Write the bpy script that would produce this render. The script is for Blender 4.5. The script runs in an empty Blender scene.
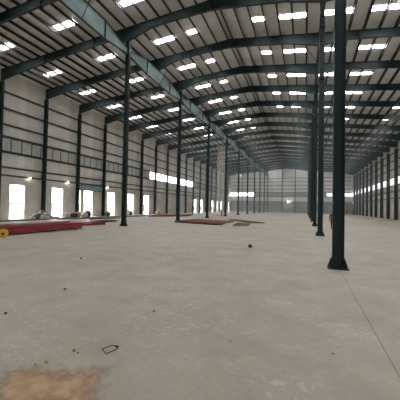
import bpy, math, random
from mathutils import Vector, Matrix
random.seed(7)
S = bpy.context.scene
COL = S.collection

# ------------------------------------------------------------------ layout (metres; +Y runs down the hall, +X to the right)
HAZE = .0030
B = 6.0                     # frame spacing
Y0 = 22.5                   # frame 0
XL, XR = -15.65, 1.03       # the two inner column rows
XLW, XRW = -32.36, 17.89    # side wall column lines
XRID, ZRID = -7.5, 19.25    # ridge, top of rafter
SL, SR = 0.09, 0.112        # roof falls
YFAR = Y0 + 18 * B
YBACK = Y0 - 6 * B
def FY(k): return Y0 + k * B
def ztop(x): return ZRID - (SL * (XRID - x) if x < XRID else SR * (x - XRID))

# ------------------------------------------------------------------ helpers
class MB:
    def __init__(s): s.v = []; s.f = []; s.m = []
    def add(s, vs, fs, mi=0):
        n = len(s.v); s.v += [tuple(p) for p in vs]
        for f in fs: s.f.append(tuple(n + i for i in f)); s.m.append(mi)
        return s
    def box(s, x0, x1, y0, y1, z0, z1, mi=0):
        v = [(x, y, z) for z in (z0, z1) for y in (y0, y1) for x in (x0, x1)]
        return s.add(v, [(0,2,3,1),(4,5,7,6),(0,1,5,4),(2,6,7,3),(0,4,6,2),(1,3,7,5)], mi)
    def bar(s, a, b, w, h, up=(0,0,1), mi=0):
        a, b = Vector(a), Vector(b); d = (b - a).normalized(); u = Vector(up)
        sd = d.cross(u)
        if sd.length < 1e-4: sd = d.cross(Vector((1,0,0)))
        sd.normalize(); u = sd.cross(d)
        v = [p + sd * (w/2*i) + u * (h/2*j) for p in (a, b) for j in (-1,1) for i in (-1,1)]
        return s.add(v, [(0,2,3,1),(4,5,7,6),(0,1,5,4),(2,6,7,3),(0,4,6,2),(1,3,7,5)], mi)
    def tube(s, pts, r, n=8, mi=0, closed=False):
        pts = [Vector(p) for p in pts]; rings = []; N = len(pts); ref = None
        for i, p in enumerate(pts):
            if closed: d = pts[(i+1) % N] - pts[i-1]
            else: d = pts[min(i+1, N-1)] - pts[max(i-1, 0)]
            d.normalize()
            if ref is None: ref = Vector((0,0,1)) if abs(d.z) < .9 else Vector((1,0,0))
            a = d.cross(ref).normalized(); b = a.cross(d).normalized()
            rings.append([p + a*(r*math.cos(2*math.pi*k/n)) + b*(r*math.sin(2*math.pi*k/n)) for k in range(n)])
        vs = [q for rr in rings for q in rr]; fs = []
        for i in range(N if closed else N-1):
            j = (i+1) % N
            for k in range(n): fs.append((i*n+k, i*n+(k+1) % n, j*n+(k+1) % n, j*n+k))
        if not closed:
            fs.append(tuple(range(n))[::-1]); fs.append(tuple((N-1)*n+k for k in range(n)))
        return s.add(vs, fs, mi)
    def prism(s, poly, axis, a, b, mi=0):
        """poly: 2-D outline extruded along axis (0 x, 1 y, 2 z) from a to b"""
        def P(q, t):
            return (t, q[0], q[1]) if axis == 0 else (q[0], t, q[1]) if axis == 1 else (q[0], q[1], t)
        n = len(poly)
        vs = [P(q, a) for q in poly] + [P(q, b) for q in poly]
        fs = [tuple(range(n))[::-1], tuple(range(n, 2*n))] + [(i, (i+1) % n, n+(i+1) % n, n+i) for i in range(n)]
        return s.add(vs, fs, mi)
    def mesh(s, name, mats, smooth=False):
        import bmesh
        me = bpy.data.meshes.new(name); me.from_pydata(s.v, [], s.f)
        for m in (mats if isinstance(mats, (list, tuple)) else [mats]): me.materials.append(m)
        me.polygons.foreach_set('material_index', s.m)
        bm = bmesh.new(); bm.from_mesh(me); bmesh.ops.recalc_face_normals(bm, faces=bm.faces[:]); bm.to_mesh(me); bm.free()
        if smooth: me.polygons.foreach_set('use_smooth', [True]*len(me.polygons))
        return me
    def build(s, name, mats, parent=None, loc=(0,0,0), smooth=False):
        o = bpy.data.objects.new(name, s.mesh(name, mats, smooth)); COL.objects.link(o)
        o.location = loc
        if parent: o.parent = parent
        return o

def tag(o, label, cat, group=None, kind=None):
    o['label'] = label; o['category'] = cat
    if group: o['group'] = group
    o['kind'] = kind or 'thing'
    return o
def empty(name, loc=(0,0,0), rz=0):
    o = bpy.data.objects.new(name, None); COL.objects.link(o); o.location = loc; o.rotation_euler = (0,0,rz)
    o.empty_display_size = .2
    return o
def structure(o): o['kind'] = 'structure'; return o
def copy_tree(o, parent=None):
    c = o.copy(); COL.objects.link(c)
    if parent: c.parent = parent
    for ch in list(o.children): copy_tree(ch, c)
    return c
ORD = ['zeroth','first','second','third','fourth','fifth','sixth','seventh','eighth','ninth','tenth','eleventh','twelfth','thirteenth',
       'fourteenth','fifteenth','sixteenth','seventeenth','eighteenth','nineteenth','twentieth','twenty-first','twenty-second','twenty-third',
       'twenty-fourth','twenty-fifth','twenty-sixth','twenty-seventh','twenty-eighth']

# ------------------------------------------------------------------ materials
def mat(name, col, rough=.6, metal=0, var=0, scale=3, stretch=(1,1,1), bump=0, spec=.3, emit=None):
    m = bpy.data.materials.new(name); m.use_nodes = True
    nt = m.node_tree; b = nt.nodes['Principled BSDF']
    b.inputs['Base Color'].default_value = (*col, 1); b.inputs['Roughness'].default_value = rough
    b.inputs['Metallic'].default_value = metal; b.inputs['Specular IOR Level'].default_value = spec
    if var or bump:
        tc = nt.nodes.new('ShaderNodeTexCoord'); mp = nt.nodes.new('ShaderNodeMapping'); mp.inputs['Scale'].default_value = stretch
        nz = nt.nodes.new('ShaderNodeTexNoise'); nz.inputs['Scale'].default_value = scale; nz.inputs['Detail'].default_value = 5
        nt.links.new(tc.outputs['Object'], mp.inputs['Vector']); nt.links.new(mp.outputs[0], nz.inputs['Vector'])
        if var:
            rp = nt.nodes.new('ShaderNodeValToRGB')
            rp.color_ramp.elements[0].position = .3; rp.color_ramp.elements[1].position = .7
            rp.color_ramp.elements[0].color = (*[c*(1-var) for c in col], 1)
            rp.color_ramp.elements[1].color = (*[min(1, c*(1+var)) for c in col], 1)
            nt.links.new(nz.outputs['Fac'], rp.inputs['Fac']); nt.links.new(rp.outputs['Color'], b.inputs['Base Color'])
        if bump:
            bp = nt.nodes.new('ShaderNodeBump'); bp.inputs['Strength'].default_value = bump; bp.inputs['Distance'].default_value = .05
            nt.links.new(nz.outputs['Fac'], bp.inputs['Height']); nt.links.new(bp.outputs[0], b.inputs['Normal'])
    if emit:
        b.inputs['Emission Color'].default_value = (*emit[0], 1); b.inputs['Emission Strength'].default_value = emit[1]
    return m

M = {}
M['steel'] = mat('teal_steel', (.024,.044,.046), .5, 0, .25, 1.5)
M['column'] = mat('column_steel', (.016,.031,.034), .45, 0, .25, 1.2, (1,1,.3))
M['jack'] = mat('jack_steel_lit', (.22,.30,.29), .5, 0, .2, .8)  # beam web only: its lit look is put into a paler colour
M['lintel'] = mat('lintel_steel', (.25,.33,.33), .55, 0, .2, 1)
M['purlin'] = mat('purlin_steel', (.035,.035,.033), .6, 0, .25, 1)
M['girt'] = mat('girt_steel', (.060,.066,.062), .6, 0, .2, 1)
M['dark'] = mat('dark_metal', (.02,.022,.022), .5)
M['bolt'] = mat('bolt_steel', (.12,.11,.10), .5, .6)
M['skylight'] = mat('skylight_sheet', (.8,.8,.8), .5, emit=((.985,.99,1), 15.0))
M['strip'] = mat('clerestory_sheet', (.8,.8,.8), .5, emit=((1,1,1), 6))
M['strip_dim'] = mat('clerestory_sheet_less_lit', (.75,.75,.72), .5, emit=((1,.99,.95), .85))  # same sheet as the strip, the weaker daylight set into its glow
M['louvre'] = mat('louvre_metal', (.55,.59,.57), .6, 0, .2, 1)
M['red'] = mat('red_oxide', (.33,.05,.06), .42, 0, .35, 1.2, (1,.4,1))
M['redpale'] = mat('red_oxide_dusty', (.40,.20,.18), .6, 0, .3, 1.2, (1,.4,1))
M['pinkpale'] = mat('dusty_primer', (.50,.33,.30), .7, 0, .25, 1.5)
M['redbrown'] = mat('brown_oxide', (.14,.055,.045), .6, 0, .35, 1.5)
M['rust'] = mat('rusty_steel', (.16,.11,.085), .7, 0, .35, 2)
M['yellow'] = mat('yellow_paint', (.62,.40,.03), .5, 0, .15, 6)
M['wood'] = mat('batten_wood', (.28,.2,.12), .8, 0, .3, 6)
M['plank'] = mat('pale_plank', (.45,.38,.30), .8, 0, .2, 3)
M['wire'] = mat('black_wire', (.02,.018,.016), .5)
M['lamp'] = mat('lamp_glass', (.9,.9,.9), .3, emit=((1,.98,.9), 12))
M['galv'] = mat('galvanised_tube', (.42,.42,.40), .5, .2, .15, 3)
M['tower'] = mat('pale_tube', (.72,.70,.66), .5, 0, .1, 3)
M['ply'] = mat('deck_board', (.3,.24,.16), .8, 0, .3, 3)
M['sackpale'] = mat('pale_sack', (.55,.53,.5), .9, 0, .15, 5)
M['sackpink'] = mat('pink_sack', (.42,.25,.22), .9, 0, .2, 5)
M['sackdark'] = mat('dark_sack', (.06,.055,.055), .9, 0, .3, 5)
def rubblemat():
    m = bpy.data.materials.new('rubble_pieces'); m.use_nodes = True; nt = m.node_tree; b = nt.nodes['Principled BSDF']; b.inputs['Roughness'].default_value = .9
    g = nt.nodes.new('ShaderNodeNewGeometry'); r = nt.nodes.new('ShaderNodeValToRGB'); e = r.color_ramp.elements
    e[0].color = (.05,.045,.042,1); e[1].color = (.62,.58,.53,1); e[0].position = .35; e[1].position = .75
    nt.links.new(g.outputs['Random Per Island'], r.inputs[0]); nt.links.new(r.outputs[0], b.inputs['Base Color']); return m
M['rubble'] = rubblemat()
M['stone'] = mat('dark_stone', (.05,.045,.04), .9, 0, .3, 20)
M['pipe'] = mat('grey_pipe', (.16,.15,.14), .6, 0, .3, .6)
M['outground'] = mat('outside_ground', (.6,.58,.55), .9, 0, .1, .3)
M['outwall'] = mat('outside_plaster', (.26,.26,.26), .9)
M['outgrey'] = mat('outside_coping', (.15,.155,.16), .9)

def concrete_floor():
    m = bpy.data.materials.new('concrete_floor'); m.use_nodes = True; nt = m.node_tree; L = nt.links; N = nt.nodes.new
    b = nt.nodes['Principled BSDF']; b.inputs['Roughness'].default_value = .62; b.inputs['Specular IOR Level'].default_value = .25
    tc = N('ShaderNodeTexCoord')
    def noise(scale, detail, rough=.55, stretch=(1,1,1), rz=0, dist=0):
        mp = N('ShaderNodeMapping'); mp.inputs['Scale'].default_value = stretch; mp.inputs['Rotation'].default_value = (0,0,rz)
        n = N('ShaderNodeTexNoise'); n.inputs['Scale'].default_value = scale; n.inputs['Detail'].default_value = detail
        n.inputs['Roughness'].default_value = rough; n.inputs['Distortion'].default_value = dist
        L.new(tc.outputs['Object'], mp.inputs['Vector']); L.new(mp.outputs[0], n.inputs['Vector']); return n
    def ramp(src, stops):
        r = N('ShaderNodeValToRGB'); e = r.color_ramp.elements
        while len(e) < len(stops): e.new(.5)
        for el, (p, c) in zip(e, stops): el.position = p; el.color = (*c, 1) if not isinstance(c, float) else (c,c,c,1)
        L.new(src, r.inputs['Fac']); return r
    def mix(fac, a, bb, mode='MIX'):
        x = N('ShaderNodeMix'); x.data_type = 'RGBA'; x.blend_type = mode
        if isinstance(fac, float): x.inputs[0].default_value = fac
        else: L.new(fac, x.inputs[0])
        for s, v in ((6, a), (7, bb)):
            if isinstance(v, tuple): x.inputs[s].default_value = (*v, 1)
            else: L.new(v, x.inputs[s])
        return x.outputs[2]
    big = ramp(noise(.16, 4).outputs['Fac'], [(.3, (.375,.338,.278)), (.7, (.455,.412,.345))])
    mid = ramp(noise(1.1, 6, .6).outputs['Fac'], [(.3, .86), (.7, 1.1)])
    c = mix(1.0, big.outputs[0], mid.outputs[0], 'MULTIPLY')
    fine = ramp(noise(14, 5, .7).outputs['Fac'], [(.3, .93), (.7, 1.06)])
    c = mix(1.0, c, fine.outputs[0], 'MULTIPLY')
    # pale trowel scrapes: short streaks
    scr = ramp(noise(6.5, 3, .55, (1, 1.7, 1), .5, .7).outputs['Fac'], [(.57, .0), (.64, 1.)])
    patch = ramp(noise(.55, 2).outputs['Fac'], [(.4, .0), (.6, .75)])
    k = N('ShaderNodeMath'); k.operation = 'MULTIPLY'; L.new(scr.outputs[0], k.inputs[0]); L.new(patch.outputs[0], k.inputs[1])
    c = mix(k.outputs[0], c, (.54,.515,.47))
    # dull brown dusty stains
    st = ramp(noise(.7, 5, .65, (1,1,1), .3, .5).outputs['Fac'], [(.54, .0), (.72, .6)])
    c = mix(st.outputs[0], c, (.33,.285,.23))
    # saw-cut joints, one beside each column row and one between them
    sx = N('ShaderNodeSeparateXYZ'); L.new(tc.outputs['Object'], sx.inputs[0])
    wob = noise(.8, 2)
    cut = None
    for xj, w in ((1.06, .0065), (-15.6, .012)):
        a = N('ShaderNodeMath'); a.operation = 'SUBTRACT'; L.new(sx.outputs[0], a.inputs[0]); a.inputs[1].default_value = xj
        d = N('ShaderNodeMath'); d.operation = 'ABSOLUTE'; L.new(a.outputs[0], d.inputs[0])
        l = N('ShaderNodeMath'); l.operation = 'LESS_THAN'; L.new(d.outputs[0], l.inputs[0]); l.inputs[1].default_value = w
        if cut is None: cut = l.outputs[0]
        else:
            mx = N('ShaderNodeMath'); mx.operation = 'MAXIMUM'; L.new(cut, mx.inputs[0]); L.new(l.outputs[0], mx.inputs[1]); cut = mx.outputs[0]
    g = N('ShaderNodeMath'); g.operation = 'MULTIPLY'; L.new(cut, g.inputs[0]); g.inputs[1].default_value = .75
    c = mix(g.outputs[0], c, (.10,.09,.08))
    L.new(c, b.inputs['Base Color'])
    bp = N('ShaderNodeBump'); bp.inputs['Strength'].default_value = .15; bp.inputs['Distance'].default_value = .02
    L.new(noise(6, 6).outputs['Fac'], bp.inputs['Height']); L.new(bp.outputs[0], b.inputs['Normal'])
    return m
M['floor'] = concrete_floor()

def sheeting(name, col, axis, pitch, var=.18, vscale=1.0, rough=.55):
    """profiled metal sheet: each sheet (1 m) has its own tone, ribs along the other direction"""
    m = bpy.data.materials.new(name); m.use_nodes = True; nt = m.node_tree; L = nt.links; N = nt.nodes.new
    b = nt.nodes['Principled BSDF']; b.inputs['Roughness'].default_value = rough; b.inputs['Specular IOR Level'].default_value = .3
    tc = N('ShaderNodeTexCoord'); sx = N('ShaderNodeSeparateXYZ'); L.new(tc.outputs['Object'], sx.inputs[0])
    fl = N('ShaderNodeMath'); fl.operation = 'FLOOR'; sc = N('ShaderNodeMath'); sc.operation = 'DIVIDE'; sc.inputs[1].default_value = vscale
    L.new(sx.outputs[axis], sc.inputs[0]); L.new(sc.outputs[0], fl.inputs[0])
    wn = N('ShaderNodeTexWhiteNoise'); wn.noise_dimensions = '1D'; L.new(fl.outputs[0], wn.inputs['W'])
    nz = N('ShaderNodeTexNoise'); nz.inputs['Scale'].default_value = .5; nz.inputs['Detail'].default_value = 4; L.new(tc.outputs['Object'], nz.inputs['Vector'])
    ad = N('ShaderNodeMath'); ad.operation = 'ADD'; L.new(wn.outputs['Value'], ad.inputs[0]); L.new(nz.outputs['Fac'], ad.inputs[1])
    hf = N('ShaderNodeMath'); hf.operation = 'MULTIPLY'; hf.inputs[1].default_value = .5; L.new(ad.outputs[0], hf.inputs[0])
    rp = N('ShaderNodeValToRGB'); rp.color_ramp.elements[0].position = .2; rp.color_ramp.elements[1].position = .8
    rp.color_ramp.elements[0].color = (*[c*(1-var) for c in col], 1); rp.color_ramp.elements[1].color = (*[c*(1+var) for c in col], 1)
    L.new(hf.outputs[0], rp.inputs['Fac']); L.new(rp.outputs[0], b.inputs['Base Color'])
    mu = N('ShaderNodeMath'); mu.operation = 'MULTIPLY'; mu.inputs[1].default_value = 2*math.pi/pitch; L.new(sx.outputs[axis], mu.inputs[0])
    sn = N('ShaderNodeMath'); sn.operation = 'SINE'; L.new(mu.outputs[0], sn.inputs[0])
    bp = N('ShaderNodeBump'); bp.inputs['Strength'].default_value = .35; bp.inputs['Distance'].default_value = .03
    L.new(sn.outputs[0], bp.inputs['Height']); L.new(bp.outputs[0], b.inputs['Normal'])
    return m
M['roof'] = sheeting('roof_sheet', (.76,.755,.735), 1, .25, .10)
M['clad_y'] = sheeting('wall_sheet', (.72,.69,.63), 1, .25, .14)
M['clad_x'] = sheeting('far_wall_sheet', (.84,.84,.82), 0, .25, .08)
M['conc'] = mat('rendered_wall', (.57,.54,.475), .85, 0, .16, .5, bump=.1)
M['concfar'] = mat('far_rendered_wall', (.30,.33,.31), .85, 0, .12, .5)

# ------------------------------------------------------------------ floor, roof
f = MB(); f.box(XLW-.6, XRW+.6, YBACK-.3, YFAR+.6, -.3, 0); structure(f.build('floor', M['floor']))
ZS = .345    # underside of roof sheet above the rafters
r = MB()
for xa, xb in ((XLW-.6, XRID), (XRID, XRW+.6)):
    za, zb = ztop(xa)+ZS, ztop(xb)+ZS
    r.add([(xa,YBACK-.3,za),(xb,YBACK-.3,zb),(xb,YFAR+.6,zb),(xa,YFAR+.6,za),(xa,YBACK-.3,za+.04),(xb,YBACK-.3,zb+.04),(xb,YFAR+.6,zb+.04),(xa,YFAR+.6,za+.04)],
          [(0,1,2,3),(4,7,6,5),(0,4,5,1),(2,6,7,3),(1,5,6,2),(0,3,7,4)])
structure(r.build('ceiling', M['roof']))

# ------------------------------------------------------------------ side walls
ZC = 5.0           # top of the rendered lower wall
ZW0, ZW1 = 7.9, 9.5
doors = {0:(24.08,26.0), 1:(30.08,32.0), 2:(34.85,38.15), 3:(41.85,44.0), 4:(48.0,50.05), 5:(54.1,56.2)}
for k in (10,11,12,13,14,15,16,17): doors[k] = (FY(k)+1.25, FY(k)+3.4)
ZD = 4.1
w = MB(); xa, xb = XLW-.52, XLW-.27
y = YBACK-.3
for k in sorted(doors):
    a, b = doors[k]
    w.box(xa, xb, y, a, 0, ZD); y = b
w.box(xa, xb, y, YFAR+.3, 0, ZD); w.box(xa, xb, YBACK-.3, YFAR+.3, ZD, ZC)
w.box(xa, xb, YFAR+.3, YFAR+.5, 0, ZC); structure(w.build('wall_left', M['conc']))
STRIP0, STRIP1 = 56.7, FY(10)
c = MB(); xa, xb = XLW-.5, XLW-.46
c.box(xa, xb, YBACK-.3, YFAR+.5, ZC, ZW0); c.box(xa, xb, YBACK-.3, YFAR+.5, ZW1, ztop(XLW-.5)+.341)
c.box(xa, xb, YBACK-.3, STRIP0, ZW0, ZW1); c.box(xa, xb, STRIP1, YFAR+.5, ZW0, ZW1)
structure(c.build('wall_left_cladding', M['clad_y']))
w = MB(); w.box(XRW+.27, XRW+.52, YBACK-.3, YFAR+.5, 0, 4.5); structure(w.build('wall_right', M['conc']))
c = MB(); xa, xb = XRW+.46, XRW+.5
ZR0, ZR1 = 7.5, 9.1
c.box(xa, xb, YBACK-.3, YFAR+.5, 4.5, ZR0); c.box(xa, xb, YFAR+.1, YFAR+.5, ZR0, ZR1); c.box(xa, xb, YBACK-.3, YFAR+.5, ZR1, ztop(XRW+.5)+.341)
structure(c.build('wall_right_cladding', M['clad_y']))
# far wall
ZF = 4.65
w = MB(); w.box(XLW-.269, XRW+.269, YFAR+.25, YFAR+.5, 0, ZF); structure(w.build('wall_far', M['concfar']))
FZ0, FZ1 = 7.2, 8.6
XA, XB2 = -21.8, 8.4
c = MB(); c.box(XLW-.459, XRW+.459, YFAR+.44, YFAR+.48, ZF, FZ0)
c.box(XA, XB2, YFAR+.44, YFAR+.48, FZ0, FZ1)
top = [(XLW-.459, FZ1), (XRW+.459, FZ1), (XRW+.459, ztop(XRW+.45)+.335), (XRID, ZRID+.335), (XLW-.459, ztop(XLW-.45)+.335)]
c.prism(top, 1, YFAR+.44, YFAR+.48)
structure(c.build('wall_far_cladding', M['clad_x']))
w = MB(); w.prism([(XLW-.5, 0), (XRW+.5, 0), (XRW+.5, ztop(XRW+.5)+.335), (XRID, ZRID+.335), (XLW-.5, ztop(XLW-.5)+.335)], 1, YBACK-.25, YBACK-.05)
structure(w.build('wall_back', M['clad_x']))

# translucent clerestory windows, one per bay
nwin = [0]
def strip_window(x0, x1, y0, y1, z0, z1, m):
    nwin[0] += 1
    o = MB().box(x0, x1, y0, y1, z0, z1).build('window_%d' % nwin[0], m); structure(o)
    fr = MB(); t = .05
    alongx = (x1-x0) > (y1-y0)
    if alongx:
        n = max(1, round((x1-x0)/2)); yy = y0-.03
        for i in range(n+1):
            xx = x0+(x1-x0)*i/n; fr.box(max(x0,xx-t/2), min(x1,xx+t/2), yy, y0-.002, z0, z1)
    else:
        n = max(1, round((y1-y0)/2)); s = 1 if x0 < XRID else -1
        xx = x1+.002 if s > 0 else x0-.03
        for i in range(n+1):
            yy = y0+(y1-y0)*i/n; fr.box(xx, xx+.028, max(y0,yy-t/2), min(y1,yy+t/2), z0, z1)
    fr.build('window_frame', M['galv'], o)
strip_window(XLW-.5, XLW-.46, STRIP0, FY(6), ZW0, ZW1-.02, M['strip'])
for k in range(6, 10): strip_window(XLW-.5, XLW-.46, FY(k)+.001, FY(k+1)-.001, ZW0, ZW1-.02, M['strip'])
for k in range(-1, 18): strip_window(XRW+.46, XRW+.5, FY(k)+.001, FY(k+1)-.001, ZR0, ZR1-.001, M['strip_dim'])
strip_window(XLW-.459, XA-.001, YFAR+.44, YFAR+.48, FZ0, FZ1, M['strip'])
strip_window(XB2+.001, XRW+.459, YFAR+.44, YFAR+.48, FZ0, FZ1, M['strip_dim'])

# ------------------------------------------------------------------ girts (long horizontal rails behind the wall columns)
def girt(name, a, b, label, cat='wall rail', group='wall rails'):
    a, b = Vector(a), Vector(b); o = MB()
    h = .2
    if abs(b.y-a.y) > 1:
        o.box(a.x-.01, a.x+.01, a.y, b.y, a.z-h/2, a.z+h/2); s = 1 if a.x < XRID else -1
        o.box(min(a.x, a.x+s*.07), max(a.x, a.x+s*.07), a.y, b.y, a.z+h/2-.012, a.z+h/2)
        o.box(min(a.x, a.x-s*.07), max(a.x, a.x-s*.07), a.y, b.y, a.z-h/2, a.z-h/2+.012)
    else:
        o.box(a.x, b.x, a.y-.01, a.y+.01, a.z-h/2, a.z+h/2)
        o.box(a.x, b.x, a.y-.07, a.y, a.z+h/2-.012, a.z+h/2)
        o.box(a.x, b.x, a.y, a.y+.07, a.z-h/2, a.z-h/2+.012)
    tag(o.build(name, M['girt']), label, cat, group)
LG = [(5.12,'at the top of the rendered lower part'), (6.05,'just above the rendered lower part'), (7.8,'under the louvre band'), (9.62,'along the top of the louvre band'),
      (11.0,'first above the louvre band'), (12.85,'second above the louvre band'), (14.75,'third above the louvre band')]
for z, t in LG: girt('wall_rail', (XLW-.36, YBACK+.2, z), (XLW-.36, YFAR-.3, z), 'dark steel rail running along the left wall, '+t)
RG = [(4.62,'just above the rendered lower part'), (6.1,'halfway between render and window strip'), (7.4,'under the window strip'), (9.22,'along the top of the window strip'), (11.0,'first above the window strip'),
      (12.85,'second above the window strip'), (14.6,'third above the window strip')]
for z, t in RG: girt('wall_rail', (XRW+.36, YBACK+.2, z), (XRW+.36, YFAR-.3, z), 'dark steel rail running along the right wall, '+t)
FG = [(4.8,'just above the dark lower part'), (7.05,'under the louvre band'), (8.75,'along the top of the louvre band'), (10.3,'first above the louvre band'), (11.9,'second above the louvre band'), (13.5,'third above the louvre band'), (15.1,'topmost')]
for z, t in FG:
    girt('wall_rail', (XLW+.4, YFAR+.36, z), (XRW-.4, YFAR+.36, z), 'dark steel rail across the far end wall, '+t)

# ------------------------------------------------------------------ louvre panels between the rails
def make_louvre(length, z0, z1):
    root = empty('louvre_panel')
    fr = MB(); t = .06
    fr.box(-.04, .04, 0, length, z0, z0+t); fr.box(-.04, .04, 0, length, z1-t, z1)
    fr.box(-.04, .04, 0, t, z0+t, z1-t); fr.box(-.04, .04, length-t, length, z0+t, z1-t)
    fr.build('frame', M['girt'], root)
    n = round(length/1.4)
    for i in range(1, n):
        yy = length*i/n; MB().box(-.04, .05, yy-.03, yy+.03, z0+t, z1-t).build('mullion', M['girt'], root)
    sl = MB(); m = 7
    for i in range(m):
        zz = z0+t+(z1-z0-2*t)*(i+.5)/m
        sl.add([(.035,t,zz-.055),(.035,length-t,zz-.055),(-.03,length-t,zz+.055),(-.03,t,zz+.055),
                (.042,t,zz-.045),(.042,length-t,zz-.045),(-.023,length-t,zz+.065),(-.023,t,zz+.065)],
               [(0,1,2,3),(4,7,6,5),(0,4,5,1),(2,6,7,3),(1,5,6,2),(0,3,7,4)])
    sl.build('slats', M['louvre'], root)
    return root
def sideof(k): return 'bay with the %s left wall column at its near edge' % ORD[k+1]
proto = None; n = 0
for k in list(range(-1, 5)) + list(range(10, 18)):
    if proto is None: proto = make_louvre(5.5, 7.93, 9.49); o = proto
    else: o = copy_tree(proto)
    o.location = (XLW-.41, FY(k)+.25, 0)
    n += 1
    tag(o, 'grey slatted louvre panel in the left wall, %s counting from the camera%s' % (ORD[n], ''), 'louvre', 'louvre panels in the left wall')
o = make_louvre(3.5, 7.93, 9.49); o.location = (XLW-.41, FY(5)+.25, 0)
tag(o, 'short grey slatted louvre panel in left wall where the white strip starts', 'louvre', 'louvre panels in the left wall')
fl = None
fpos = [-21.7, -15.7, -9.45, -3.6, 2.3]
for i in range(5):
    if fl is None: fl = make_louvre(5.7, 7.3, 8.5); o = fl
    else: o = copy_tree(fl)
    o.rotation_euler = (0,0,-math.pi/2); o.location = (fpos[i]+.15, YFAR+.40, 0)
    tag(o, 'grey slatted louvre panel in far end wall, %s from the left' % ORD[i+1], 'louvre', 'louvre panels in the far wall')

# ------------------------------------------------------------------ columns
def ibeam_z(mb, dx, dy, tf, tw, z0, z1):
    mb.box(-dx/2, -dx/2+tf, -dy/2, dy/2, z0, z1); mb.box(dx/2-tf, dx/2, -dy/2, dy/2, z0, z1)
    mb.box(-dx/2+tf, dx/2-tf, -tw/2, tw/2, z0, z1)
def make_column(ztop_, dx, dy, flare=True, splice=(11.4,)):
    root = empty('steel_column')
    s = MB(); ibeam_z(s, dx, dy, .018, .012, .03, ztop_-.04); s.build('shaft', M['column'], root)
    e_ = .14 if flare else 0
    bp_ = MB().box(-dx/2-e_, dx/2+e_, -dy/2-.12, dy/2+.12, 0, .03).build('base_plate', M['dark'], root)
    if flare:
        for sx in (-1, 1):
            for yy in (-dy/2+.012, dy/2-.012):
                g = MB(); a = sx*(dx/2+.001)
                g.prism([(a,.03),(a+sx*.115,.03),(a+sx*.115,.07),(a+sx*.02,.34),(a,.34)], 1, yy-.008, yy+.008)
                g.build('gusset', M['dark'], root)
        for sx in (-1, 1):
            for sy in (-1, 1):
                b = MB(); px, py = sx*(dx/2+.08), sy*(dy/2+.06)
                b.tube([(px,py,.03),(px,py,.10)], .014, 6); b.tube([(px,py,.032),(px,py,.056)], .028, 6); b.build('anchor_bolt', M['bolt'], bp_)
    for z in splice:
        sp = MB()
        for sx in (-1, 1):
            x0 = sx*(dx/2+.001); sp.box(min(x0,x0+sx*.02), max(x0,x0+sx*.02), -dy/2-.02, dy/2+.02, z-.2, z+.2)
        sp.box(-dx/2+.02, dx/2-.02, -dy/2, dy/2, z-.012, z+.012); sp.build('splice_plate', M['dark'], root)
    return root
ZJL, ZJR = ztop(XL)-1.26, ztop(XR)-1.16
lab = {-2:'slender dark teal steel column beside the camera, left row',}
pc = make_column(ZJR-.01, .35, .26, True, (11.4, 15.3)); first = True; i = 0
for k in range(-2, 17, 2):
    o = pc if first else copy_tree(pc); first = False; i += 1
    o.location = (XR, FY(k), 0)
    l = 'big dark teal steel column standing nearest the camera on a bolted foot plate' if i == 1 else \
        'dark teal steel column in the right inner row, %s from the camera' % ORD[i]
    tag(o, l, 'column', 'columns of the right inner row')
pc = make_column(ZJL-.01, .40, .26, True, (11.4,)); first = True; i = 0
for k in range(0, 17, 2):
    o = pc if first else copy_tree(pc); first = False; i += 1
    o.location = (XL, FY(k), 0)
    tag(o, 'dark teal steel column in the left inner row, %s from the camera' % ORD[i], 'column', 'columns of the left inner row')
pc = make_column(ztop(XLW)-1.30, .50, .26, False, ()); first = True; i = 0
for k in range(-1, 18):
    o = pc if first else copy_tree(pc); first = False; i += 1
    o.location = (XLW, FY(k), 0)
    tag(o, 'dark teal steel column against the left wall, %s from the camera' % ORD[i], 'column', 'columns along the left wall')
pc = make_column(ztop(XRW)-1.42, .66, .26, False, ()); first = True; i = 0
for k in range(4, 18):
    o = pc if first else copy_tree(pc); first = False; i += 1
    o.location = (XRW-.08, FY(k), 0)
    tag(o, 'dark teal steel column against the right wall, %s from the far end' % ORD[18-k], 'column', 'columns along the right wall')
for i, x in enumerate((-27.2, -21.6, -15.75, -9.55, -4.1, 1.15, 7.0, 12.7)):
    o = MB(); ibeam_z(o, .3, .2, .02, .014, 0, ztop(x)-.02)
    o = o.build('wall_post', M['column'], None, (x, YFAR+.13, 0))
    tag(o, 'thin dark steel post against the far end wall, %s from the left' % ORD[i+1], 'post', 'posts of the far wall')

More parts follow.
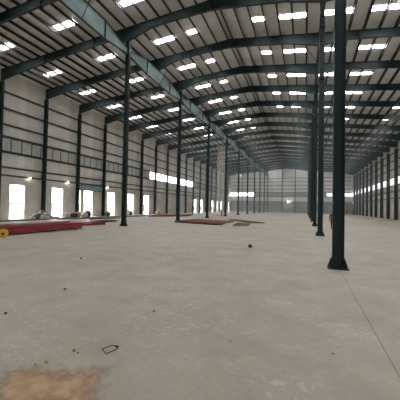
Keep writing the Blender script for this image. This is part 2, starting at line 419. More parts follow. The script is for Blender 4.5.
# ------------------------------------------------------------------ rafters
DEP = [(XLW-.2,1.27),(-31.0,1.12),(-28.1,.95),(-24,.78),(-18,.75),(XL-.2,1.25),(XL+.2,1.25),(-13.2,.68),(-10.4,.72),(XRID,.86),
       (-4.2,.82),(-1.6,.84),(XR-.2,1.15),(XR+.2,1.15),(3.4,.78),(6,.74),(12,.78),(15,1.0),(XRW-.65,1.24),(XRW+.2,1.27)]
def make_rafter():
    root = empty('roof_rafter')
    tops = [(x, ztop(x)-.02) for x, d in DEP]; bots = [(x, ztop(x)-d+.02) for x, d in DEP]
    wv = MB()
    for i in range(len(DEP)-1):
        wv.prism([tops[i], tops[i+1], bots[i+1], bots[i]], 1, -.007, .007)
    wv.build('web', M['steel'], root)
    t = MB(); b = MB()
    for i in range(len(DEP)-1):
        (x0,z0),(x1,z1) = tops[i], tops[i+1]
        t.prism([(x0,z0),(x1,z1),(x1,z1+.02),(x0,z0+.02)], 1, -.12, .12)
        (x0,z0),(x1,z1) = bots[i], bots[i+1]
        b.prism([(x0,z0),(x1,z1),(x1,z1-.02),(x0,z0-.02)], 1, -.12, .12)
    t.build('top_flange', M['steel'], root); b.build('bottom_flange', M['steel'], root)
    for x in (-26.0, -19.6, -12.7, XRID, -2.2, 4.3, 11.5):
        d = 1.0
        for i in range(len(DEP)-1):
            if DEP[i][0] <= x <= DEP[i+1][0]:
                u = (x-DEP[i][0])/(DEP[i+1][0]-DEP[i][0]); d = DEP[i][1]*(1-u)+DEP[i+1][1]*u
        s = MB(); s.box(x-.02, x+.02, -.14, -.008, ztop(x)-d-.10, ztop(x)-.03); s.box(x-.02, x+.02, .008, .14, ztop(x)-d-.10, ztop(x)-.03)
        s.build('splice_plate', M['steel'], root)
    return root
pr_ = make_rafter(); i = 0
for k in range(-1, 18):
    o = pr_ if i == 0 else copy_tree(pr_); i += 1
    o.location = (0, FY(k), 0)
    tag(o, 'dark teal tapered steel rafter spanning the hall under the roof, %s from the camera' % ORD[i], 'roof beam', 'roof rafters')

# ------------------------------------------------------------------ jack beams along the two inner rows
def make_jack(row_x, n_label):
    root = empty('jack_beam'); Lh = 12-.28
    def prof(t):
        e = min(t, Lh-t); u = min(1, e/3.2)
        return 15.95-.35*u, 16.40+.72*u
    ts = [0, 3.2, Lh/2, Lh-3.2, Lh]
    wv = MB(); tf = MB(); bf = MB()
    for a, b in zip(ts, ts[1:]):
        (b0,t0),(b1,t1) = prof(a), prof(b)
        wv.prism([(a,b0),(b,b1),(b,t1),(a,t0)], 0, -.006, .006)
        tf.prism([(a,t0),(b,t1),(b,t1+.018),(a,t0+.018)], 0, -.11, .11)
        bf.prism([(a,b0-.018),(b,b1-.018),(b,b1),(a,b0)], 0, -.11, .11)
    wv.build('web', M['jack'], root); tf.build('top_flange', M['steel'], root); bf.build('bottom_flange', M['steel'], root)
    for t in (3.2, Lh-3.2):
        b0, t0 = prof(t)
        s = MB(); s.box(.007, .115, t-.02, t+.02, b0-.06, t0+.05); s.box(-.115, -.007, t-.02, t+.02, b0-.06, t0+.05); s.build('stiffener', M['steel'], root)
    br = MB(); m = Lh/2
    br.box(-.10, .10, m-.10, m+.10, 17.145, 17.255)
    br.build('bearing_block', M['steel'], root)
    for s in (-1, 1):
        MB().bar((s*.118, m, 15.62), (s*.95, m, 17.05), .05, .05, (0,1,0)).build('knee_brace', M['steel'], root)
    return root
def jack_row(row_x, ks, rowname, zoff):
    p = None; i = 0
    for k in ks:
        o = make_jack(row_x, rowname) if p is None else copy_tree(p)
        p = p or o; i += 1
        o.location = (row_x, FY(k)+.14, zoff)
        tag(o, 'deep grey-green steel beam over the %s inner column row, %s from camera' % (rowname, ORD[i]), 'beam', 'beams over the %s column row' % rowname)
jack_row(XL, range(-2, 18, 2), 'left', 0)
jack_row(XR, range(-2, 18, 2), 'right', ztop(XR)-1.16-(ztop(XL)-1.26))

# ------------------------------------------------------------------ purlins
def purlin(x):
    o = MB(); z = ztop(x)+.016; h = .298
    y0, y1 = YBACK+.2, YFAR+.3
    o.box(x-.007, x+.007, y0, y1, z, z+h); o.box(x-.085, x, y0, y1, z+h-.012, z+h); o.box(x, x+.085, y0, y1, z, z+.012)
    return o.build('roof_purlin', M['purlin'])
i = 0
x = XRID-.25
lefts = []
while x > XLW-.1: lefts.append(x); x -= 1.2
for j, x in enumerate(lefts):
    tag(purlin(x), 'thin dark steel purlin running the hall length, %s to the left of the ridge' % ORD[j+1], 'purlin', 'roof purlins')
x = XRID+.25; j = 0
while x < XRW+.1:
    j += 1; tag(purlin(x), 'thin dark steel purlin running the hall length, %s to the right of the ridge' % ORD[j], 'purlin', 'roof purlins'); x += 1.2

# ------------------------------------------------------------------ skylights: nine translucent sheets in each bay
SK = [(-30.1,-27.7,'far left by the left wall'), (-22.15,-19.75,'left span, beside the left column row'), (-14.95,-12.55,'just right of the left column row'),
      (-11.35,-10.15,'short one left of the ridge'), (-4.85,-3.65,'short one right of the ridge'), (-2.45,-.05,'just left of the right column row'),
      (1.15,3.55,'just right of the right column row'), (4.75,7.15,'right span, second from the right column row'), (12.0,14.3,'far right by the right wall')]
def make_sky(x0, x1):
    o = MB(); n = 12; yw = .30; xm = (x0+x1)/2
    a, b = x0-xm+.12, x1-xm-.03
    za = ztop(xm+a)+ZS-.012-ztop(xm); zb = ztop(xm+b)+ZS-.012-ztop(xm)
    vs = []; fs = []
    for i in range(n+1):
        yy = -yw+2*yw*i/n; dz = .001 if i % 2 else -.001
        vs += [(a,yy,za+dz),(b,yy,zb+dz),(b,yy,zb+dz+.004),(a,yy,za+dz+.004)]
    for i in range(n):
        p, q = 4*i, 4*i+4
        for u in range(4): fs.append((p+u, p+(u+1) % 4, q+(u+1) % 4, q+u))
    fs += [(0,1,2,3), tuple(4*n+u for u in (3,2,1,0))]
    o.add(vs, fs)
    return o.build('roof_skylight', M['skylight'], None, (xm, 0, ztop(xm)))
for x0, x1, nm in SK:
    p = make_sky(x0, x1)
    first = True
    for k in range(-4, 18):  # bays behind the camera are unseen, added to light the near floor
        o = p if first else p.copy()
        if not first: COL.objects.link(o)
        first = False
        o.location.y = FY(k)+3.65
        n = k+2
        where = '%s bay from camera' % ORD[n] if n >= 1 else '%s bay behind camera' % ORD[1-n]
        tag(o, 'white glowing skylight, %s, %s' % (nm, where), 'skylight', 'translucent roof skylights')

# ------------------------------------------------------------------ doorway fittings, lamps, boxes on the left wall
t = empty('doorway_lintel', (XLW, 0, 0))
MB().box(-.235, -.15, 34.7, 40.35, 4.12, 5.0).build('fascia_panel', M['lintel'], t)
b = MB(); b.box(-.235, -.05, 34.7, 40.35, 5.0, 5.05); b.box(-.235, -.05, 34.7, 40.35, 4.05, 4.12); b.build('edge_angle', M['dark'], t)
tag(t, 'teal steel lintel box over the widest doorway in the left wall', 'lintel')
o = MB().box(XLW-.5, XLW-.29, 35.5, 36.15, 0, ZD-.01).build('doorway_pier', M['conc'])
tag(o, 'narrow rendered pier dividing the widest doorway in the left wall', 'pier')
def lamp(x, y, z, dirn, label, sc=1):
    root = empty('wall_lamp', (x, y, z)); root.scale = (sc,sc,sc)
    a = MB()
    if dirn == 'x':
        a.bar((0,0,0),(.32,0,.05), .04, .04); hd = (.36,0,.02); root.rotation_euler = (0,0,0)
    else:
        a.bar((0,0,0),(0,-.32,.05), .04, .04); hd = (0,-.36,.02)
    a.build('bracket', M['dark'], root)
    h = MB(); hx, hy, hz = hd
    h.box(hx-.10, hx+.10, hy-.10, hy+.10, hz+.01, hz+.08); h.build('housing', M['galv'], root)
    l = MB()
    rings = [(.0,.13),(.06,.15),(.14,.15),(.22,.11),(.27,.04)]
    n = 12; vs = [(hx+rr*math.cos(2*math.pi*q/n), hy+rr*math.sin(2*math.pi*q/n), hz-dz) for dz, rr in rings for q in range(n)]
    fs = [(i*n+q, i*n+(q+1) % n, (i+1)*n+(q+1) % n, (i+1)*n+q) for i in range(len(rings)-1) for q in range(n)]
    fs += [tuple(range(n)), tuple((len(rings)-1)*n+q for q in range(n))]
    l.add(vs, fs); l.build('bulb', M['lamp'], root)
    tag(root, label, 'lamp', 'glowing wall lamps')
lamp(XLW-.265, 26.45, 5.12, 'x', 'glowing white lamp on left wall above and right of the nearest doorway', .7)
lamp(XLW-.265, 32.6, 5.12, 'x', 'glowing white lamp on left wall, between second doorway and the teal lintel', .7)
lamp(XLW-.265, 41.5, 5.0, 'x', 'glowing white lamp on left wall just beyond the teal lintel', .7)
lamp(-6.9, YFAR+.24, 4.9, 'y', 'glowing white lamp alone on the far end wall', 2.0)
bx = None
for i, k in enumerate(range(1, 12)):
    if bx is None:
        bx = empty('junction_box'); o = bx
        MB().box(-.20, .20, -.17, 0, -.28, .28).build('case', M['dark'], bx)
        MB().box(-.17, .17, -.19, -.171, -.24, .24).build('cover', M['girt'], bx)
    else: o = copy_tree(bx)
    o.location = (XLW, FY(k)-.14, 5.45)
    tag(o, 'small dark box on left wall column, on the %s column from the camera' % ORD[k+1], 'electrical box', 'boxes on the left wall columns')

# ------------------------------------------------------------------ outside, seen through the doorways
structure(MB().box(-120, XLW-.53, -30, 200, -.3, -.02).build('ground_outside', M['outground']))
t = empty('boundary_wall', (-52, 60, 0))
MB().box(-.15, .15, -70, 110, 0, 1.75).build('panel', M['outwall'], t)
MB().box(-.25, .25, -70, 110, 1.75, 2.1).build('coping', M['outgrey'], t)
for i in range(22):
    yy = -66+i*8
    MB().box(.151, .2, yy, yy+.9, .1, 1.3).build('recess', M['outgrey'], t); MB().box(.151, .2, yy+1.6, yy+2.5, .1, 1.3).build('recess', M['outgrey'], t)
tag(t, 'low white boundary wall with grey coping outside the doorways', 'outside wall')

# ------------------------------------------------------------------ steel stock on the floor
def bar_mesh(L, w, h, kind):
    o = MB()
    if kind == 'I':
        o.box(-w/2, w/2, 0, L, 0, .014); o.box(-w/2, w/2, 0, L, h-.014, h); o.box(-.006, .006, 0, L, .014, h-.014)
    elif kind == 'C':
        o.box(-w/2, -w/2+.01, 0, L, 0, h); o.box(-w/2+.01, w/2, 0, L, 0, .01); o.box(-w/2+.01, w/2, 0, L, h-.01, h)
    else:
        o.tube([(0,0,w/2),(0,L,w/2)], w/2, 10)
    return o
def place(name, mb_, m, x, y, z, rz, label, cat, group):
    o = mb_.build(name, m, None, (x, y, z)); o.rotation_euler = (0,0,rz); tag(o, label, cat, group); return o
# red stack at the left edge
for i, yy in enumerate((9.2, 12.0, 14.8, 17.4)):
    place('timber_batten', MB().box(-.9, .9, -.06, .06, 0, .10), M['wood'], -17.2, yy, 0, 0, 'timber batten under the red steel stack, %s from the camera' % ORD[i+1], 'batten', 'battens under the red stack')
GI = bar_mesh(10.5, .17, .20, 'I').mesh('red_beam', M['red'])
GS = bar_mesh(5.0, .17, .20, 'I').mesh('red_beam', M['red'])
LAY = ['bottom','middle','top']
for l in range(2):
    for j in range(7):
        o = bpy.data.objects.new('red_beam', GI); COL.objects.link(o)
        o.location = (-16.45-.215*j+.03*l, 7.6+random.uniform(-.2,.35)+.35*l, .103+.203*l); o.rotation_euler = (0,0,random.uniform(-.0008,.0008))
        tag(o, 'long bright red steel beam in the left stack, %s layer, %s from the aisle side' % (('bottom','top')[l], ORD[j+1]), 'steel beam', 'red steel beams stacked at left')
GP = bar_mesh(5.6, .12, .10, 'C').mesh('steel_channel', M['redpale'])
for j in range(5):
    o = bpy.data.objects.new('steel_channel', GP); COL.objects.link(o)
    o.location = (-16.62-.27*j, 11.2+.35*j, .512); o.rotation_euler = (0,0,0)
    tag(o, 'dusty pale red channel lying on the red beam stack, %s from the aisle side' % ORD[j+1], 'steel channel', 'channels on the red stack')
GR = bar_mesh(4.2, .13, .12, 'C').mesh('red_channel', M['redbrown'])
for j in range(5):
    o = bpy.data.objects.new('red_channel', GR); COL.objects.link(o)
    o.location = (-20.3-.45*j, 24.4+.3*j, .0); o.rotation_euler = (0,0,.12)
    tag(o, 'short dark red channel on the floor past the red stack, %s from the aisle side' % ORD[j+1], 'steel channel', 'dark channels past the red stack')
for j in range(4):
    o = bpy.data.objects.new('red_beam', GS); COL.objects.link(o)
    o.location = (-19.3-.5*j, 18.3+.3*j, 0); o.rotation_euler = (0,0,-.22+.03*j)
    tag(o, 'short red beam on the floor past the red stack, %s from the aisle' % ORD[j+1], 'steel beam', 'loose red beams past the stack')
# yellow cable reel
t = empty('cable_reel', (-15.72, 11.3, 0), math.radians(50))
def disc(xa, xb, R, n=24):
    o = MB(); o.prism([(R*math.cos(2*math.pi*q/n), .24+R*math.sin(2*math.pi*q/n)) for q in range(n)], 1, xa, xb); return o
disc(-.20, -.17, .24).build('flange', M['yellow'], t); disc(.17, .20, .24).build('flange', M['yellow'], t)
disc(-.17, .17, .13).build('drum', M['dark'], t)
disc(-.225, -.2005, .07).build('hub', M['dark'], t); disc(.2005, .225, .07).build('hub', M['dark'], t)
tag(t, 'yellow cable reel on the floor in front of the red steel stack', 'cable reel')
# long grey pipes along the left wall
for j, (x, y, L, rz) in enumerate([(-29.2,14.5,12,.0),(-28.7,16,10,-.01),(-28.6,27.2,6.5,.0),(-28.9,34.6,8,-.0),(-27.6,28.5,9,.03),(-27.0,38.5,7,.0),(-25.6,29.5,6,-.05)]):
    place('steel_pipe', bar_mesh(L, .16, .16, 'O'), M['pipe'], x, y, 0, rz, 'long grey pipe lying along the left wall, %s of the scattered pipes from camera' % ORD[j+1], 'pipe', 'pipes along the left wall')
# middle stack behind the second column of the left row: reddish channels
import itertools
cnt = 0
GM = {L: bar_mesh(L, .14, .12, 'C').mesh('steel_channel', M['redpale']) for L in (6, 9)}
GB = {L: bar_mesh(L, .14, .12, 'C').mesh('steel_channel', M['redbrown']) for L in (6, 9)}
GV = {L: bar_mesh(L, .14, .12, 'C').mesh('steel_channel', M['pinkpale']) for L in (6, 9)}
GU = {L: bar_mesh(L, .13, .12, 'C').mesh('steel_channel', M['rust']) for L in (6, 9)}
def lie(me, x, y, z, dx, dy, label, group):
    o = bpy.data.objects.new(me.name.split('.')[0], me); COL.objects.link(o)
    o.location = (x, y, z); o.rotation_euler = (0, 0, math.atan2(-dx, dy)); tag(o, label, 'steel channel', group)
GL = {m: bar_mesh(6.2, .14, .12, 'C').mesh('steel_channel', M[m]) for m in ('redpale','redbrown','pinkpale')}
TONE = {'redpale':'dusty red', 'redbrown':'shade-darkened brown', 'pinkpale':'pale pink'}
for l in range(2):
    for j in range(13 if l == 0 else 10):
        mm = 'redbrown' if (l == 0 and j in (0,1,5,9)) else ('pinkpale','redpale','redpale')[(j*2+l) % 3]  # near and some inner bottom rows darker, shade put into their colour
        jx = random.uniform(-.35,.35)
        lie(GL[mm], -14.3-.03*j+jx*.954, 30.9+.66*j-jx*.30+.2*l, .122*l, .954, -.30,
            '%s channel in middle floor stack, %s layer, %s from its near edge' % (TONE[mm], ('bottom','top')[l], ORD[j+1]), 'channels in the middle stack')
GRL = bar_mesh(8.2, .13, .12, 'C').mesh('steel_channel', M['rust']); GRS = bar_mesh(5.2, .13, .12, 'C').mesh('steel_channel', M['rust'])
for j in range(5):
    lie(GRL, -10.9+.26*j, 42.1+.2*j, 0, .62, -.785, 'long rusty brown channel slanting behind the middle stack, %s from the stack' % ORD[j+1], 'rusty channels beside the middle stack')
for j in range(6):
    lie(GRS, -7.55+.26*j, 34.3+.12*j, 0, .12, -.993, 'short rusty brown channel at right end of middle stack, %s from left' % ORD[j+1], 'rusty channels beside the middle stack')
# far stack by the left wall
for l in range(2):
    for j in range(11 if l == 0 else 7):
        me = (GB if (l == 0 and j in (0,1,5)) else GM)[9]  # darker bottom rows carry the stack's shade in their colour
        o = bpy.data.objects.new('steel_channel', me); COL.objects.link(o)
        o.location = (-25.3-.32*j+.1*l+random.uniform(-.2,.2), 43.8+1.0*j+.4*l, .122*l); o.rotation_euler = (0,0,-.5)
        tag(o, '%s channel in far floor stack, %s layer, %s from its near edge' % ('shade-darkened brown' if me is GB[9] else 'dusty red', ('bottom','top')[l], ORD[j+1]), 'steel channel', 'channels in the far stack')
for l in range(2):
    for j in range(6):
        o = MB().box(-.14, .14, 0, 6, 0, .05).build('timber_plank', M['plank'])
        o.location = (-30.4+.31*j, 45.9+.2*j+.15*l, .052*l); o.rotation_euler = (0,0,-.03)
        tag(o, 'pale timber plank on the floor by the left wall, %s layer, %s from the wall' % (('bottom','top')[l], ORD[j+1]), 'plank', 'planks by the left wall')
# ------------------------------------------------------------------ rubble heap and sacks by the left wall
import bmesh
def rock(bm, cx, cy, cz, r, rnd):
    v = bmesh.ops.create_icosphere(bm, subdivisions=1, radius=r)['verts']
    sx, sy, sz = rnd.uniform(.7,1.4), rnd.uniform(.7,1.4), rnd.uniform(.5,.9)
    rot = Matrix.Rotation(rnd.uniform(0,6.3), 3, 'Z') @ Matrix.Rotation(rnd.uniform(-.5,.5), 3, 'X')
    for q in v:
        q.co = rot @ Vector((q.co.x*sx*rnd.uniform(.8,1.2), q.co.y*sy*rnd.uniform(.8,1.2), q.co.z*sz*rnd.uniform(.8,1.2))) + Vector((cx,cy,cz))
rnd = random.Random(3); bm = bmesh.new()
for i in range(150):
    a = rnd.uniform(0,6.283); d = abs(rnd.gauss(0,.55)); d = min(d, 1.6)
    x, y = d*1.0*math.cos(a), d*1.5*math.sin(a); h = max(.05, 1.05*(1-d/1.35))
    rock(bm, x, y, max(.12, rnd.uniform(0,h)), rnd.uniform(.14,.27), rnd)
me = bpy.data.meshes.new('rubble_heap'); bm.to_mesh(me); bm.free(); me.materials.append(M['rubble'])
o = bpy.data.objects.new('rubble_heap', me); COL.objects.link(o); o.location = (-30.6, 26.9, 0)
zmin = min(v.co.z for v in me.vertices); 
for v in me.vertices: v.co.z = max(v.co.z, 0.0)
tag(o, 'heap of pale grey rubble at the foot of the left wall between the two nearest doorways', 'rubble', None, 'stuff')
def sack(name, sx, sy, sz, m, x, y, z, rz, label, cat, group):
    bm = bmesh.new(); bmesh.ops.create_cube(bm, size=1.0)
    bmesh.ops.subdivide_edges(bm, edges=bm.edges[:], cuts=3, use_grid_fill=True)
    for v in bm.verts:
        p = v.co; n_ = Vector(p).normalized()*.62; q = p.lerp(n_, .55)
        pinch = 1-.25*abs(p.z*2)**3
        v.co = Vector((q.x*sx*pinch*(1+.08*math.sin(9*p.y+x*3)), q.y*sy*pinch*(1+.08*math.sin(7*p.z+y)), (q.z+.5)*sz))
    mz = min(v.co.z for v in bm.verts)
    for v in bm.verts: v.co.z -= mz
    me = bpy.data.meshes.new(name); bm.to_mesh(me); bm.free(); me.materials.append(m); me.polygons.foreach_set('use_smooth', [True]*len(me.polygons))
    o = bpy.data.objects.new(name, me); COL.objects.link(o); o.location = (x,y,z); o.rotation_euler = (0,0,rz); tag(o, label, cat, group)
SKS = [('sackpale',30.0,.9,'pale sack'),('sackdark',31.0,.75,'low dark sack'),('sackpink',32.0,.95,'pinkish sack'),('sackpale',33.0,.85,'whitish sack'),('sackdark',34.0,1.0,'tall dark sack')]
for i, (mm, y, h, nm) in enumerate(SKS):
    sack('rubble_sack', .8, .75, h*.85, M[mm], -29.9+.3*(i % 2), y, 0, .3*i, '%s standing by the left wall before the teal lintel, %s of the row' % (nm, ORD[i+1]), 'sack', 'sacks by the left wall')
for i, (mm, x, y, h, nm) in enumerate([('sackdark',-31.0,40.0,.7,'dark sack at the foot of the left wall just past the teal lintel'),('sackpale',-30.7,45.2,.9,'pale sack by the left wall beyond the fourth doorway'),
                                       ('sackdark',-30.9,46.4,.7,'small dark sack by the left wall before the fifth doorway'),('sackpink',-30.8,57.0,.7,'brownish sack by the left wall past the sixth doorway')]):
    sack('rubble_sack', .8, .8, h, M[mm], x, y, 0, .4*i, nm, 'sack', 'sacks by the left wall')

# ------------------------------------------------------------------ near floor: sand, wire frame, stones
def sandmat():
    m = bpy.data.materials.new('orange_sand'); m.use_nodes = True; nt = m.node_tree; L = nt.links; N = nt.nodes.new
    b = nt.nodes['Principled BSDF']; b.inputs['Roughness'].default_value = .9; b.inputs['Specular IOR Level'].default_value = .1
    tc = N('ShaderNodeTexCoord'); nz = N('ShaderNodeTexNoise'); nz.inputs['Scale'].default_value = 5; nz.inputs['Detail'].default_value = 8; nz.inputs['Roughness'].default_value = .65
    L.new(tc.outputs['Object'], nz.inputs['Vector'])
    r = N('ShaderNodeValToRGB'); e = r.color_ramp.elements; e[0].position = .32; e[1].position = .68
    e[0].color = (.42,.24,.14,1); e[1].color = (.60,.44,.30,1)
    L.new(nz.outputs['Fac'], r.inputs[0]); L.new(r.outputs[0], b.inputs['Base Color'])
    # thin dust: the slab shows through towards the ragged edge
    at = N('ShaderNodeAttribute'); at.attribute_name = 'cover'
    n2 = N('ShaderNodeTexNoise'); n2.inputs['Scale'].default_value = 9; n2.inputs['Detail'].default_value = 6; L.new(tc.outputs['Object'], n2.inputs['Vector'])
    ad = N('ShaderNodeMath'); ad.operation = 'ADD'; L.new(at.outputs['Fac'], ad.inputs[0]); L.new(n2.outputs['Fac'], ad.inputs[1])
    mr = N('ShaderNodeMapRange'); mr.inputs['From Min'].default_value = .5; mr.inputs['From Max'].default_value = 1.3; mr.inputs['To Max'].default_value = .9
    L.new(ad.outputs[0], mr.inputs['Value']); L.new(mr.outputs[0], b.inputs['Alpha'])
    return m
rnd = random.Random(11)
NX, NY = 52, 44
def fbm(x, y): return .5*math.sin(3.1*x+1.7*y)+.3*math.sin(7.3*x-4.1*y+1)+.2*math.sin(13*x+11*y)
PA, PB, PC, PD = Vector((-2.90,1.75)), Vector((-1.68,2.15)), Vector((-2.17,3.00)), Vector((-3.50,2.45))   # the four blunt corners of the patch
vs = []; cov = []
for j in range(NY+1):
    for i in range(NX+1):
        u, v = i/NX, j/NY
        p = PA.lerp(PB, u).lerp(PD.lerp(PC, u), v); x, y = p
        c_ = max(0, min(1, min(min(u, 1-u)*3.4, min(v, 1-v)*2.6)+.2*fbm(x*2.3, y*2.3)-.1))
        cov.append(c_); vs.append((x, y, .0015+.010*c_*(.6+.4*math.sin(5*x+3*y)**2)))
fs = [(j*(NX+1)+i, j*(NX+1)+i+1, (j+1)*(NX+1)+i+1, (j+1)*(NX+1)+i) for j in range(NY) for i in range(NX)]
me = bpy.data.meshes.new('sand_patch'); me.from_pydata(vs, [], fs); at = me.attributes.new('cover', 'FLOAT', 'POINT'); at.data.foreach_set('value', cov)
me.materials.append(sandmat()); o = bpy.data.objects.new('sand_patch', me); COL.objects.link(o)
tag(o, 'orange sand spread thin over the concrete floor at the near left', 'sand', None, 'stuff')
# bent wire frame
c = [(-2.535,3.225),(-2.475,3.365),(-2.37,3.345),(-2.355,3.30),(-2.405,3.15)]
o = MB(); pts = []
for i in range(len(c)):
    a, b = Vector((*c[i],.006)), Vector((*c[(i+1) % len(c)],.006))
    for q in range(6): pts.append(a.lerp(b, q/6))
o.tube(pts, .0055, 6, closed=True)
o.tube([(-2.42,3.358,.012),(-2.37,3.35,.013),(-2.357,3.315,.012)], .011, 6)
tag(o.build('wire_frame', M['wire']), 'small bent black wire rectangle lying on the bare floor behind the sand', 'wire frame')
def pebble(x, y, r, label, m='stone'):
    bm = bmesh.new(); rock(bm, 0, 0, 0, r, rnd); mz = min(v.co.z for v in bm.verts)
    for v in bm.verts: v.co.z -= mz
    me = bpy.data.meshes.new('stone'); bm.to_mesh(me); bm.free(); me.materials.append(M[m])
    o = bpy.data.objects.new('stone_chip', me); COL.objects.link(o); o.location = (x,y,0); tag(o, label, 'stone', 'stone chips on the floor')
M['clod'] = mat('sand_clod', (.30,.19,.12), .9, 0, .3, 30)
pebble(-2.46, 13.85, .11, 'dark stone lying alone in the middle of the open floor')
pebble(-3.02, 2.62, .016, 'small dark stone chip at the back edge of the sand')
pebble(-2.93, 2.70, .022, 'reddish clod at the back edge of the sand beside the dark chip', 'clod')
pebble(-2.83, 3.04, .024, 'sandy brown clod behind the sand, left of the wire rectangle', 'clod')
pebble(-2.75, 3.02, .014, 'tiny sandy clod between the larger clod and the wire rectangle', 'clod')
pebble(-.99, 4.10, .014, 'tiny dark chip on the bare floor in the near middle')
pebble(.37, 4.28, .015, 'tiny dark chip on the bare floor left of the floor joint')
pebble(-7.43, 8.18, .04, 'dark chip on the open floor short of the red beams')
pebble(-5.06, 5.10, .026, 'dark chip on the open floor at left, behind the sand')
pebble(-4.86, 3.59, .024, 'dark chip near the left edge of the picture, left of the sand')
pebble(-2.57, 4.70, .022, 'dark chip on the bare floor behind the wire rectangle')
# ------------------------------------------------------------------ scaffold tower
t = empty('scaffold_tower', (-16.95, 59.0, 0)); W, D, H = 1.1, 1.5, 14.4
for sx in (-1, 1):
    for sy in (-1, 1):
        MB().tube([(sx*W/2, sy*D/2, .16),(sx*W/2, sy*D/2, H+.9)], .045, 8).build('upright', M['tower'], t)
        wz = MB(); wz.prism([(sx*W/2+.09*math.cos(q*math.pi/6), .09+.09*math.sin(q*math.pi/6)) for q in range(12)], 1, sy*D/2-.03, sy*D/2+.03); wz.build('caster', M['dark'], t)
for sy in (-1, 1):
    l = MB(); z = .5
    while z < H-.1: l.tube([(-W/2, sy*D/2, z),(W/2, sy*D/2, z)], .033, 6); z += .33
    for sx in (-.5, .5):
        l.tube([(sx*W/2, sy*D/2, .5),(sx*W/2, sy*D/2, H-.1)], .03, 6)
    l.build('ladder_frame', M['tower'], t)
for sx in (-1, 1):
    br = MB(); z = .5; s = 1
    while z < H-1.5:
        br.tube([(sx*(W/2+.04), -s*D/2, z),(sx*(W/2+.04), s*D/2, z+1.8)], .03, 6); s = -s; z += 1.8
    br.build('diagonal_brace', M['tower'], t)
MB().box(-W/2+.05, W/2-.05, -D/2+.05, D/2-.05, H-.06, H).build('platform', M['ply'], t)
g = MB()
for z in (H+.45, H+.88):
    for sy in (-1, 1): g.tube([(-W/2, sy*D/2, z),(W/2, sy*D/2, z)], .022, 6)
    for sx in (-1, 1): g.tube([(sx*W/2, -D/2, z),(sx*W/2, D/2, z)], .022, 6)
g.build('guard_rail', M['galv'], t)
tag(t, 'tall narrow pale scaffold tower on casters reaching the roof beside the left column row', 'scaffold tower')

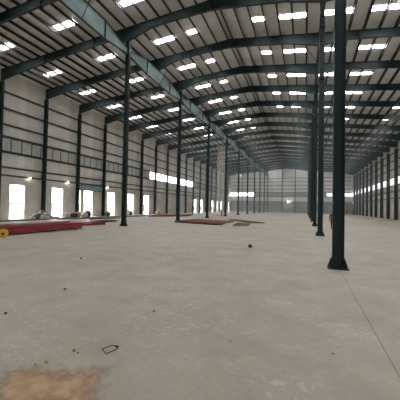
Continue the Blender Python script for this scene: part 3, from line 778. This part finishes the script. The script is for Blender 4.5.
# ------------------------------------------------------------------ people
def person(name, loc, rz, shirt, trousers, label, stride=.16, arm=.1, hgt=1.72, bend=0):
    """one continuous skinned body; clothing colours by region, hair as a child cap"""
    k = hgt/1.72
    J = {}; E = []; Rr = {}
    def j(n_, p, r, par=None):
        J[n_] = (Vector(p)*k, r*k)
        if par: E.append((par, n_))
    j('pelvis', (0,0,.95), .135); j('waist', (0,-.01,1.10), .125, 'pelvis'); j('chest', (0,0,1.30), .15, 'waist'); j('collar', (0,.0,1.43), .10, 'chest')
    j('neck', (0,.01,1.50), .055, 'collar'); j('jaw', (0,.03,1.575), .075, 'neck'); j('skull', (0,.015,1.65), .088, 'jaw')
    for s, sd in ((-1,'l'), (1,'r')):
        f = s*stride
        j('hip'+sd, (s*.09,0,.90), .10, 'pelvis'); j('knee'+sd, (s*.10,f*.55+.03,.50), .062, 'hip'+sd); j('ankle'+sd, (s*.10,f-.02,.10), .043, 'knee'+sd)
        j('toe'+sd, (s*.12,f+.15,.04), .036, 'ankle'+sd)
        a = -s*arm
        j('sho'+sd, (s*.19,0,1.40), .065, 'collar'); j('elb'+sd, (s*.25,a*.5-.02,1.12), .045, 'sho'+sd); j('wri'+sd, (s*.25,a+.05,.88), .030, 'elb'+sd)
        j('palm'+sd, (s*.25,a+.07,.80), .034, 'wri'+sd)
        for q, (dy, ln) in enumerate(((-.03,.075),(-.01,.085),(.012,.08),(.032,.065))):
            j('fa%d%s' % (q,sd), (s*.25,a+.075+dy,.755), .0095, 'palm'+sd); j('fb%d%s' % (q,sd), (s*.243,a+.08+dy,.755-ln), .0085, 'fa%d%s' % (q,sd))
        j('th'+sd, (s*.235,a+.12,.785), .011, 'palm'+sd); j('tt'+sd, (s*.23,a+.135,.74), .009, 'th'+sd)
    names = list(J); me = bpy.data.meshes.new('body'); me.from_pydata([J[n_][0] for n_ in names], [(names.index(a), names.index(b)) for a, b in E], [])
    o = bpy.data.objects.new('body_tmp', me); COL.objects.link(o)
    md = o.modifiers.new('skin', 'SKIN')
    sv = me.skin_vertices[0].data
    for i, n_ in enumerate(names):
        sv[i].radius = (J[n_][1]*(1.25 if n_ in ('chest','waist','pelvis') else 1), J[n_][1]); sv[i].use_root = (n_ == 'pelvis')
    ss = o.modifiers.new('sub', 'SUBSURF'); ss.levels = 2; ss.render_levels = 2
    dg = bpy.context.evaluated_depsgraph_get(); ev = o.evaluated_get(dg); nm = bpy.data.meshes.new_from_object(ev, depsgraph=dg)
    bpy.data.objects.remove(o, do_unlink=True); bpy.data.meshes.remove(me)
    nm.materials.clear()
    for m in (M['skin'], shirt, trousers, M['shoe']): nm.materials.append(m)
    zmin = min(v.co.z for v in nm.vertices)
    for v in nm.vertices: v.co.z -= zmin
    for p in nm.polygons:
        c_ = p.center; z = c_.z/k; lateral = abs(c_.x)/k
        if lateral > .20 and z < 1.02: mi = 0
        elif z > 1.47: mi = 0
        elif z > .98: mi = 1
        elif z > .09: mi = 2
        else: mi = 3
        p.material_index = mi; p.use_smooth = True
    b = bpy.data.objects.new(name, nm); COL.objects.link(b); b.location = loc; b.rotation_euler = (0,0,rz)
    # face and hair
    def ball(nm_, c_, r_, m, sc=(1,1,1), cut=None):
        bm = bmesh.new(); bmesh.ops.create_uvsphere(bm, u_segments=14, v_segments=10, radius=1)
        for v in bm.verts: v.co = Vector((c_[0]+v.co.x*r_*sc[0], c_[1]+v.co.y*r_*sc[1], c_[2]+v.co.z*r_*sc[2]))*k
        if cut is not None: bmesh.ops.bisect_plane(bm, geom=bm.verts[:]+bm.edges[:]+bm.faces[:], plane_co=Vector(cut[0])*k, plane_no=cut[1], clear_inner=True)
        me_ = bpy.data.meshes.new(nm_); bm.to_mesh(me_); bm.free(); me_.materials.append(m); me_.polygons.foreach_set('use_smooth', [True]*len(me_.polygons))
        q = bpy.data.objects.new(nm_, me_); COL.objects.link(q); q.parent = b
    hz = 1.645-zmin/k
    ball('hair', (0,-.005,hz+.015), .104, M['hair'], (.92,1.05,1.0), ((0,.03,hz), (0,-.55,.83)))
    for s in (-1, 1):
        ball('ear', (s*.085,.0,hz-.02), .022, M['skin'], (.4,.7,1.2)); ball('eye', (s*.032,.088,hz-.005), .011, M['dark'])
    ball('nose', (0,.103,hz-.03), .016, M['skin'], (.8,1,1.3)); ball('mouth', (0,.092,hz-.065), .018, M['sackpink'], (1.2,.5,.35))
    tag(b, label, 'person'); return b
M['skin'] = mat('skin_brown', (.22,.12,.08), .6); M['hair'] = mat('hair_black', (.012,.01,.01), .6); M['shoe'] = mat('shoe_dark', (.03,.025,.02), .6)
M['c_dark'] = mat('cloth_dark', (.035,.028,.03), .9); M['c_grey'] = mat('cloth_grey', (.06,.065,.08), .9); M['c_red'] = mat('cloth_maroon', (.09,.03,.03), .9)
M['c_navy'] = mat('cloth_navy', (.03,.04,.07), .9); M['c_olive'] = mat('cloth_olive', (.12,.12,.05), .9); M['c_blue'] = mat('cloth_blue', (.10,.12,.17), .9)
person('person', (2.50,30.9,0), .2, M['c_dark'], M['c_dark'], 'person in dark clothes walking, half hidden behind the nearest steel column', .14)
person('person', (13.6,112.0,0), 2.6, M['c_grey'], M['c_navy'], 'person in dark clothes far off by the right wall, leftmost of the three', .08)
person('person', (14.75,106.2,0), 1.2, M['c_blue'], M['c_dark'], 'person in blue shirt standing far off by right wall, middle of the three', .05)
person('person', (15.45,107.0,0), -1.4, M['c_dark'], M['c_navy'], 'person in dark clothes far off, nearest to the right wall columns', .05)
person('person', (-16.2,57.4,0), 2.2, M['c_olive'], M['c_dark'], 'person in olive shirt standing at the foot of the scaffold tower', .07)

# ------------------------------------------------------------------ dusty haze filling the hall
hz = bpy.data.materials.new('dust_haze'); hz.use_nodes = True; nt = hz.node_tree; nt.nodes.clear()
out = nt.nodes.new('ShaderNodeOutputMaterial'); vs_ = nt.nodes.new('ShaderNodeVolumeScatter'); vs_.inputs['Color'].default_value = (.93,.98,1,1)
vs_.inputs['Density'].default_value = HAZE; vs_.inputs['Anisotropy'].default_value = .2
nt.links.new(vs_.outputs[0], out.inputs['Volume'])
o = MB().prism([(XLW-.2, .02), (XRW+.2, .02), (XRW+.2, ztop(XRW)), (XRID, ZRID), (XLW-.2, ztop(XLW))], 1, 48.0, YFAR+.2).build('dust_haze', hz)
structure(o)

# ------------------------------------------------------------------ light: overcast sky outside, daylight through skylights, strips and doorways
wd = bpy.data.worlds.new('overcast'); S.world = wd; wd.use_nodes = True
bg = wd.node_tree.nodes['Background']; bg.inputs[0].default_value = (.96,.98,1,1); bg.inputs[1].default_value = 6.0

# ------------------------------------------------------------------ camera
cam = bpy.data.cameras.new('camera'); co = bpy.data.objects.new('camera', cam); COL.objects.link(co)
fpx = 287.73; cam.sensor_width = 36; cam.lens = fpx/400*36; cam.clip_end = 500
yw, pt, rl = math.radians(20.089), math.radians(1.2925), math.radians(1.1501)
F = Vector((-math.sin(yw)*math.cos(pt), math.cos(yw)*math.cos(pt), math.sin(pt))); R = Vector((math.cos(yw), math.sin(yw), 0)); U = R.cross(F)
rx = R*math.cos(rl)+U*math.sin(rl); uy = -R*math.sin(rl)+U*math.cos(rl)
mw = Matrix.Identity(4)
for i in range(3): mw[i][0] = rx[i]; mw[i][1] = uy[i]; mw[i][2] = -F[i]
mw.translation = Vector((0,0,1.942)); co.matrix_world = mw
S.camera = co
S.view_settings.view_transform = 'Standard'; S.view_settings.look = 'None'; S.cycles.max_bounces = 12; S.cycles.diffuse_bounces = 8; S.view_settings.exposure = .74; S.view_settings.gamma = 1
S.view_settings.use_curve_mapping = False
